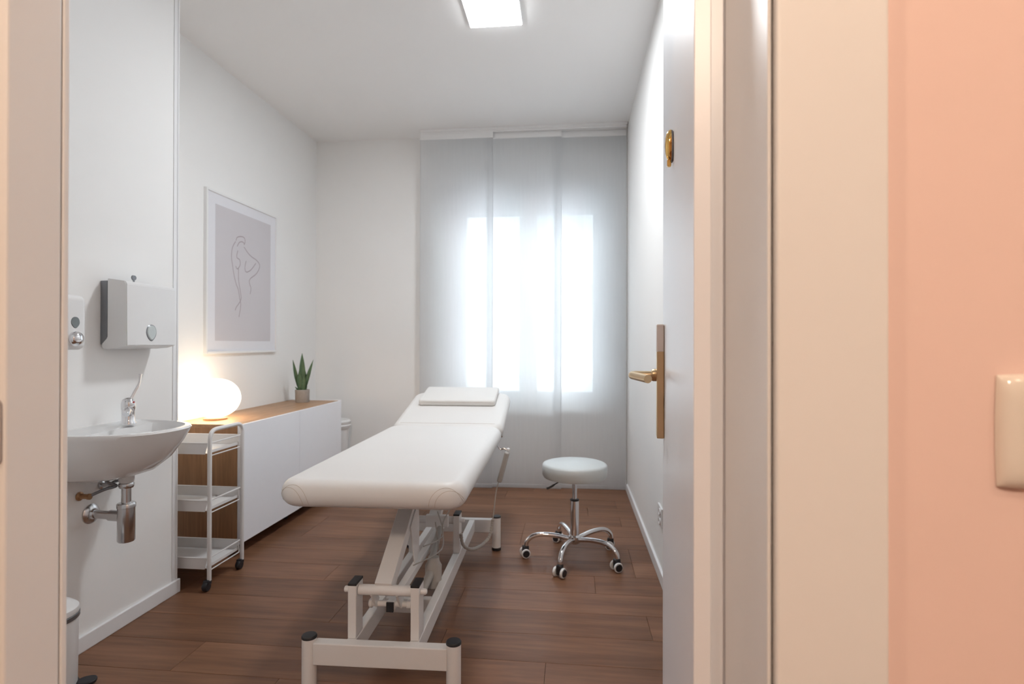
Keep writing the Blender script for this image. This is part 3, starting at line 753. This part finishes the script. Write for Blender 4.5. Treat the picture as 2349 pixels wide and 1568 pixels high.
def key(parent, x, y, z, s=1.0):
    k = bmesh.new(); drop(k, x, y, z+0.016*s, 0.024*s, 0.022*s, 0.005); box(k, x, x+0.004, y-0.0035*s, y+0.0035*s, z-0.006, z+0.010*s, 0.001)
    obj('lock_key', k, M['steel'], parent)
key(td, 0.055, 0.098, TH+0.004, 1.0)

# soap dispenser
sd = thing('soap_dispenser', 'white wall soap dispenser with chrome push button, left of the towel dispenser', 'soap dispenser', (XS, 1.741, 1.108))
bdy = bmesh.new(); slab(bdy, 0.098, 0.188, 0.105, 0.022, 0.020, 6, 6)
mt = Matrix(((0, 0, 1, 0), (1, 0, 0, 0), (0, 1, 0, 0), (0, 0, 0, 1)))
bdy.transform(mt); obj('housing', bdy, M['whitep'], sd, smooth=40)
d_ = bmesh.new(); drop(d_, 0.1045, 0.0, 0.093, 0.036, 0.040, 0.002); obj('level_window', d_, M['lens'], sd, smooth=30)
obj('push_button', L([(0.026, 0), (0.026, 0.005), (0.022, 0.013), (0.013, 0.019), (0, 0.021)], center=(0.104, 0.0, 0.038), axis='X', seg=32), M['chrome'], sd, smooth=True)
key(sd, 0.06, -0.012, 0.188, 1.1)

# pedal bin under the basin
pb = thing('pedal_bin', 'small white pedal bin on the floor at the left door jamb', 'bin', (-1.681, 1.640, 0))
pb.rotation_euler = (0, 0, 0.55)
obj('body', L([(0.078, 0), (0.080, 0.006), (0.083, 0.235)], seg=40), M['whitep'], pb, smooth=True)
obj('base_ring', L([(0.083, 0), (0.086, 0.004), (0.085, 0.016), (0.081, 0.018)], seg=40), M['blackp'], pb, smooth=True)
obj('collar', L([(0.084, 0.236), (0.086, 0.238), (0.086, 0.250), (0.083, 0.252)], seg=40), M['steel'], pb, smooth=True)
obj('lid', L([(0.084, 0.253), (0.085, 0.256), (0.083, 0.270), (0.066, 0.284), (0.032, 0.291), (0, 0.293)], seg=40), M['whitep'], pb, smooth=True)
pd_ = bmesh.new(); slab(pd_, 0.050, 0.056, 0.012, 0.022, 0.004, 4, 8); pd_.transform(Matrix.Translation((0.078, 0, 0.010)) @ Matrix.Rotation(-PI/2, 4, 'Z')); obj('pedal', pd_, M['blackp'], pb)

# bin behind the sideboard
fb = thing('waste_bin', 'white plastic bin with a rim lid beyond the far end of the sideboard', 'bin', (-1.860, 4.285, 0)); fb.scale = (1, 1, 1.035)
obj('body', L([(0.080, 0), (0.083, 0.004), (0.093, 0.455)], seg=36), M['whitep'], fb, smooth=True)
obj('lid', L([(0.095, 0.44), (0.108, 0.455), (0.112, 0.470), (0.106, 0.478), (0.110, 0.484), (0.112, 0.500), (0.100, 0.512), (0.0, 0.514)], seg=36), M['whitep'], fb, smooth=True)

# ------------------------------------------------------------------ rolling stool
st = thing('rolling_stool', 'round grey-white swivel stool on five chrome legs with casters', 'stool', (0.016, 2.985, 0))
obj('seat', L([(0.0, 0.428), (0.15, 0.428), (0.163, 0.432), (0.170, 0.444), (0.1715, 0.470), (0.171, 0.492), (0.166, 0.500), (0.155, 0.504), (0.0, 0.508)], seg=72), M['stoolseat'], st, smooth=True)
obj('seat_plate', L([(0.03, 0.402), (0.032, 0.404), (0.09, 0.420), (0.10, 0.428)], seg=28), M['blackp'], st, smooth=True)
obj('gas_piston', L([(0.0125, 0.285), (0.0125, 0.404)], seg=24), M['chrome2'], st, smooth=True)
obj('column', L([(0.0235, 0.105), (0.0225, 0.305)], seg=32), M['chrome'], st, smooth=True)
obj('column_collar', L([(0.0225, 0.305), (0.0235, 0.307), (0.0235, 0.313), (0.016, 0.315)], seg=32), M['blackp'], st, smooth=True)
obj('hub', L([(0.018, 0.078), (0.030, 0.086), (0.034, 0.10), (0.033, 0.118), (0.025, 0.126)], seg=32), M['chrome'], st, smooth=True)
lvp = smooth_path([(-0.045, -0.03, 0.418), (-0.085, -0.04, 0.408), (-0.125, -0.05, 0.385), (-0.145, -0.055, 0.378)], 5)
obj('height_lever', T(lvp, 0.004, seg=8, rads=[0.003]*8+[0.0055]*8), M['blackp'], st, smooth=True)
for k, ang in enumerate((182, 254, 326, 38, 110)):
    a = math.radians(ang); c, s = math.cos(a), math.sin(a)
    prof_ = [(0.025, 0.103), (0.10, 0.118), (0.175, 0.122), (0.222, 0.110), (0.250, 0.085), (0.256, 0.062)]
    lg = obj('leg', T(smooth_path([(r*c, r*s, z) for r, z in prof_], 6), 0.0125, seg=16), M['chrome'], st, smooth=True)
    cr_ = math.radians([200, 238, 205, 170, 150][k]); R = 0.256
    cc = Matrix.Translation((R*c, R*s, 0)) @ Matrix.Rotation(cr_, 4, 'Z')
    fk = bmesh.new(); box(fk, -0.014, 0.020, -0.013, 0.013, 0.012, 0.062, 0.006); fk.transform(cc)
    fo = obj('caster_fork', fk, M['blackp'], lg)
    for sd_ in (-1, 1):
        wh = bmesh.new(); lathe(wh, [(0.0, -0.007), (0.016, -0.007), (0.0225, -0.006), (0.0245, 0), (0.0225, 0.006), (0.016, 0.007), (0, 0.007)], center=(0.006, sd_*0.021, 0.0245), axis='Y', seg=26); wh.transform(cc)
        obj('wheel', wh, M['whitep'], lg, smooth=35)
        hb = bmesh.new(); lathe(hb, [(0.0, 0), (0.0185, 0), (0.017, 0.003), (0, 0.003)], center=(0.006, sd_*0.028 - (0 if sd_ > 0 else 0.003), 0.0245), axis='Y', seg=22); hb.transform(cc)
        obj('wheel_hub', hb, M['blackp'], lg, smooth=True)

# ------------------------------------------------------------------ treatment couch
tc_ = thing('treatment_couch', 'white padded treatment couch with raised head section on a white steel frame', 'treatment couch', (-0.609, 1.750, 0), math.radians(1.7))
px_, LB = 0.237, 1.305
for sx in (-1, 1):
    for yy in (0.0, LB):
        lg = obj('leg', L([(0.0235, 0.016), (0.0235, 0.178)], center=(sx*px_, yy, 0), seg=36), M['frame'], tc_, smooth=True)
        obj('leg_cap', L([(0.0245, 0.1782), (0.0245, 0.184), (0.022, 0.187), (0, 0.188)], center=(sx*px_, yy, 0), seg=36), M['blackp'], lg, smooth=True)
        obj('foot', L([(0.024, 0), (0.026, 0.003), (0.025, 0.0158)], center=(sx*px_, yy, 0), seg=36), M['blackp'], lg, smooth=True)
for yy in (0.0, LB):
    obj('cross_beam', B(-px_+0.019, px_-0.019, yy-0.018, yy+0.020, 0.098, 0.168, bev=0.003), M['frame'], tc_)
for sx in (-1, 1):
    obj('side_rail', B(sx*0.104-0.0155, sx*0.104+0.0155, 0.0205, LB-0.0185, 0.102, 0.1665, bev=0.003), M['frame'], tc_)
obj('crossbar', B(-0.088, 0.088, 0.335, 0.365, 0.105, 0.160, bev=0.003), M['frame'], tc_)
for yy in (0.024, 0.79):
    for sx in (-1, 1):
        u_ = obj('upright', B(sx*0.1045-0.014, sx*0.1045+0.014, yy, yy+0.066, 0.167, 0.338, bev=0.002), M['frame'], tc_)
        obj('upright_cap', B(sx*0.1045-0.0145, sx*0.1045+0.0145, yy-0.0005, yy+0.0665, 0.3382, 0.346, bev=0.0015), M['blackp'], u_)
YP1, YP2 = 0.030, 0.815
for yy, zz in ((YP1+0.02, 0.317), (YP2, 0.312)):
    pt = bmesh.new(); lathe(pt, [(0.017, -0.0885), (0.017, 0.0885)], center=(0, yy, zz), axis='X', seg=24)
    pv = obj('pivot_tube', pt, M['frame'], tc_, smooth=True)
    for sx in (-1, 1):
        pt = bmesh.new(); lathe(pt, [(0.008, -0.01), (0.010, -0.008), (0.010, 0.006), (0.006, 0.011)], center=(sx*0.128, yy, zz), axis='X', seg=18)
        obj('pivot_bolt', pt, M['frame'], pv, smooth=True)
# lifting arms (parallelogram)
rise = (0.905, 0.283)
a1 = bmesh.new(); beam(a1, (-0.006, YP1+0.022, 0.322), (-0.006, YP1+0.485, 0.592), 0.057, 0.050, 0.002)
arm = obj('lift_arm', a1, M['frame'], tc_)
a2 = bmesh.new()
for xg in (0.0235,):
    vs = [(xg, YP1+0.24, 0.455), (xg, YP1+0.36, 0.520), (xg, YP1+0.37, 0.330), (xg, YP1+0.345, 0.295), (xg, YP1+0.30, 0.300)]
    for dx in (0.0,):
        f1 = [a2.verts.new((v[0], v[1], v[2])) for v in vs]; f2 = [a2.verts.new((v[0]+0.004, v[1], v[2])) for v in vs]
        a2.faces.new(f1); a2.faces.new(f2)
        for k in range(5): j = (k+1) % 5; a2.faces.new([f1[k], f1[j], f2[j], f2[k]])
obj('gusset_plate', a2, M['frame'], arm)
for xg in (-0.045, 0.040):
    a3 = bmesh.new(); beam(a3, (xg, YP1+0.02, 0.315), (xg, YP1+0.075, 0.250), 0.007, 0.034, 0.001)
    lvr = obj('lower_lever', a3, M['frame'], tc_)
c3 = bmesh.new(); lathe(c3, [(0.0105, -0.062), (0.0105, 0.058)], center=(0, YP1+0.075, 0.248), axis='X', seg=18); lathe(c3, [(0.009, 0.056), (0.015, 0.060), (0.015, 0.072), (0.010, 0.077)], center=(0, YP1+0.075, 0.248), axis='X', seg=18)
lathe(c3, [(0.010, -0.074), (0.015, -0.070), (0.015, -0.062), (0.009, -0.058)], center=(0, YP1+0.075, 0.248), axis='X', seg=18)
obj('lower_pivot', c3, M['frame'], lvr, smooth=True)
a4 = bmesh.new(); beam(a4, (0.006, 0.085, 0.247), (0.006, 1.03, 0.247), 0.026, 0.030, 0.002)
lk = obj('link_bar', a4, M['frame'], tc_)
a4 = bmesh.new(); beam(a4, (0.0058, 0.077, 0.2472), (0.006, 0.0848, 0.247), 0.025, 0.032, 0.001); obj('link_cap', a4, M['blackp'], lk)
a5 = bmesh.new(); beam(a5, (0.0, YP2, 0.322), (0.0, YP2+0.463, 0.588), 0.055, 0.034, 0.002)
obj('lift_arm', a5, M['frame'], tc_)
# actuator
mo = bmesh.new(); lathe(mo, [(0.0, 0.135), (0.026, 0.135), (0.033, 0.142), (0.034, 0.225), (0.026, 0.24), (0.022, 0.26)], center=(0.062, 0.50, 0), seg=24)
ac = obj('lift_motor', mo, M['greyp'], tc_, smooth=True)
mo = bmesh.new(); tube(mo, [(0.050, 0.51, 0.235), (0.030, 0.80, 0.290)], 0.014, seg=16); tube(mo, [(0.055, 0.47, 0.20), (0.045, 0.32, 0.175)], 0.017, seg=16)
obj('lift_cylinder', mo, M['greyp'], ac, smooth=True)
br = bmesh.new(); box(br, -0.035, 0.070, YP2-0.045, YP2-0.02, 0.29, 0.345, 0.004)
obj('bracket', br, M['frame'], tc_)
# loose control cables under the couch
cb = bmesh.new()
tube(cb, smooth_path([(0.035, 0.28, 0.31), (0.075, 0.60, 0.255), (0.055, 0.72, 0.32), (0.07, 0.80, 0.36)], 8), 0.0028, seg=8)
tube(cb, smooth_path([(0.04, 0.42, 0.33), (0.072, 0.64, 0.30), (0.02, 0.78, 0.36)], 8), 0.0025, seg=8)
tube(cb, smooth_path([(0.048, 0.60, 0.37), (0.058, 0.61, 0.28), (0.060, 0.61, 0.20), (0.056, 0.56, 0.16)], 8), 0.0025, seg=8)
obj('motor_cable', cb, M['cable'], tc_, smooth=True)
# upper frame under the padding
uf = bmesh.new()
for sx in (-1, 1): box(uf, sx*0.205-0.015, sx*0.205+0.015, 0.10, 1.17, 0.578, 0.606, 0.002)
box(uf, -0.19, 0.19, 0.47, 0.53, 0.578, 0.606, 0.002); box(uf, -0.19, 0.19, 0.93, 0.99, 0.578, 0.606, 0.002); box(uf, -0.19, 0.19, 1.14, 1.17, 0.578, 0.606, 0.002)
obj('seat_frame', uf, M['frame'], tc_)
# padding: long seat section
SW, SLn, SH = 0.602, 1.245, 0.088
offx = -0.018
cu = bmesh.new(); slab(cu, SW, SLn, SH, 0.072, 0.0435, 12, 12)
cu.transform(Matrix.Translation((offx, -0.082, 0.6145)))
bvh = BVHTree.FromBMesh(cu)
sc_ = obj('seat_cushion', cu, M['leather'], tc_, smooth=60)
obj('backing_board', B(offx-SW/2+0.045, offx+SW/2-0.045, 0.01, 1.115, 0.6065, 0.6165, bev=0.002), M['greyp'], sc_)
for sx in (-1, 1):
    crn = Vector((offx+sx*(SW/2-0.032), -0.082+0.030, 0.612)); diag = Vector((-sx*0.22, -1, 0)).normalized() if True else None
    tang = Vector((1, 0, 0)) if sx > 0 else Vector((1, 0, 0))
    for R_, off in ((0.060, -0.002), (0.052, 0.010)):
        pts = []
        for k in range(21):
            a = PI*k/20
            q = Vector((offx+sx*(SW/2-0.058)+off*sx + R_*0.85*math.cos(a), -0.12, 0.628+R_*1.02*math.sin(a)))
            hit, nrm, idx, dist = bvh.ray_cast(q, Vector((0, 1, 0)))
            if hit is None:
                hit, nrm, idx, dist = bvh.find_nearest(q+Vector((0, 0.06, 0)))
            pts.append(hit+nrm*0.0001)
        obj('corner_seam', T(pts, 0.0007, seg=6), M['stitch'], sc_)
# head section, hinged up
HL = 0.605
hd = bmesh.new(); slab(hd, SW, HL, 0.080, 0.075, 0.0395, 12, 12)
HA = math.radians(13.2)
hm = Matrix.Translation((offx, 1.168, 0.6165)) @ Matrix.Rotation(HA, 4, 'X')
hd.transform(hm); ho = obj('head_cushion', hd, M['leather'], tc_, smooth=60)
sm_ = bmesh.new(); tube(sm_, [hm @ Vector((x_, 0.052, 0.0802)) for x_ in (-SW/2+0.045, 0, SW/2-0.045)], 0.0009, seg=6)
obj('hinge_seam', sm_, M['stitch'], ho)
hb_ = bmesh.new(); box(hb_, -SW/2+0.05, SW/2-0.05, 0.05, HL-0.05, -0.012, -0.0005, 0.002)
for sx in (-1, 1): box(hb_, sx*0.205-0.015, sx*0.205+0.015, 0.0, HL-0.09, -0.040, -0.0125, 0.002)
hb_.transform(hm); obj('head_frame', hb_, M['frame'], tc_)
kb = bmesh.new(); tube(kb, [(0.20, 1.22, 0.625), (0.278, 1.22, 0.640)], 0.007, seg=12); obj('hinge_bolt', kb, M['chrome2'], tc_, smooth=True)

# head pillow
pl = thing('head_pillow', 'flat white rectangular head pillow on the raised end of the couch', 'pillow')
pm_ = bmesh.new(); slab(pm_, 0.452, 0.265, 0.036, 0.020, 0.012, 5, 6)
wm = Matrix.Translation((-0.609, 1.750, 0)) @ Matrix.Rotation(math.radians(1.7), 4, 'Z') @ hm @ Matrix.Translation((0.003, 0.325, 0.0802))
pl.matrix_world = wm
obj('cushion', pm_, M['pillow'], pl, smooth=45)
sm_ = bmesh.new(); tube(sm_, [(-0.20, -0.0003, 0.0245), (0.20, -0.0003, 0.0245)], 0.0008, seg=6); obj('piping', sm_, M['stitch'], pl)

# hand control hanging on the couch side
rc = thing('hand_control', 'grey couch hand control hanging on its cable beside the couch', 'remote control', (-0.315, 2.75, 0.60))
hc = bmesh.new(); slab(hc, 0.042, 0.155, 0.024, 0.010, 0.008, 4, 4); hc.transform(Matrix.Rotation(math.radians(-75), 4, 'X') @ Matrix.Translation((0, 0, -0.012)))
hc.transform(Matrix.Rotation(math.radians(90), 4, 'Z')); hc.transform(Matrix.Rotation(math.radians(0), 4, 'Y'))
obj('handset', hc, M['greyp'], rc, smooth=45)
obj('hanger_knob', L([(0, -0.009), (0.008, -0.006), (0.010, 0), (0.008, 0.006), (0, 0.009)], center=(0.004, 0, 0.010), seg=16), M['whitep'], rc, smooth=True)
obj('hook', T(smooth_path([(-0.05, 0, 0.03), (-0.035, 0, 0.012), (-0.018, 0, 0.016), (0.0, 0, 0.006)], 5), 0.004, seg=8), M['chrome2'], rc, smooth=True)
cbp = smooth_path([(-0.042, 0, -0.145), (-0.055, -0.01, -0.20), (-0.066, -0.015, -0.30), (-0.070, -0.02, -0.335)], 6)
obj('thin_cable', T(cbp, 0.0028, seg=8), M['cable'], rc, smooth=True)
ccp = smooth_path([(-0.070, -0.02, -0.33), (-0.073, -0.03, -0.365), (-0.085, -0.05, -0.41), (-0.115, -0.10, -0.432), (-0.150, -0.17, -0.425), (-0.182, -0.20, -0.395), (-0.19, -0.21, -0.34)], 10)
# coiled lead: bulging rings along the path
rad = [0.0075+0.0014*math.sin(i*2.6) for i in range(len(ccp))]
obj('coiled_cable', T(ccp, 0.008, seg=10, rads=rad), M['cable'], rc, smooth=True)
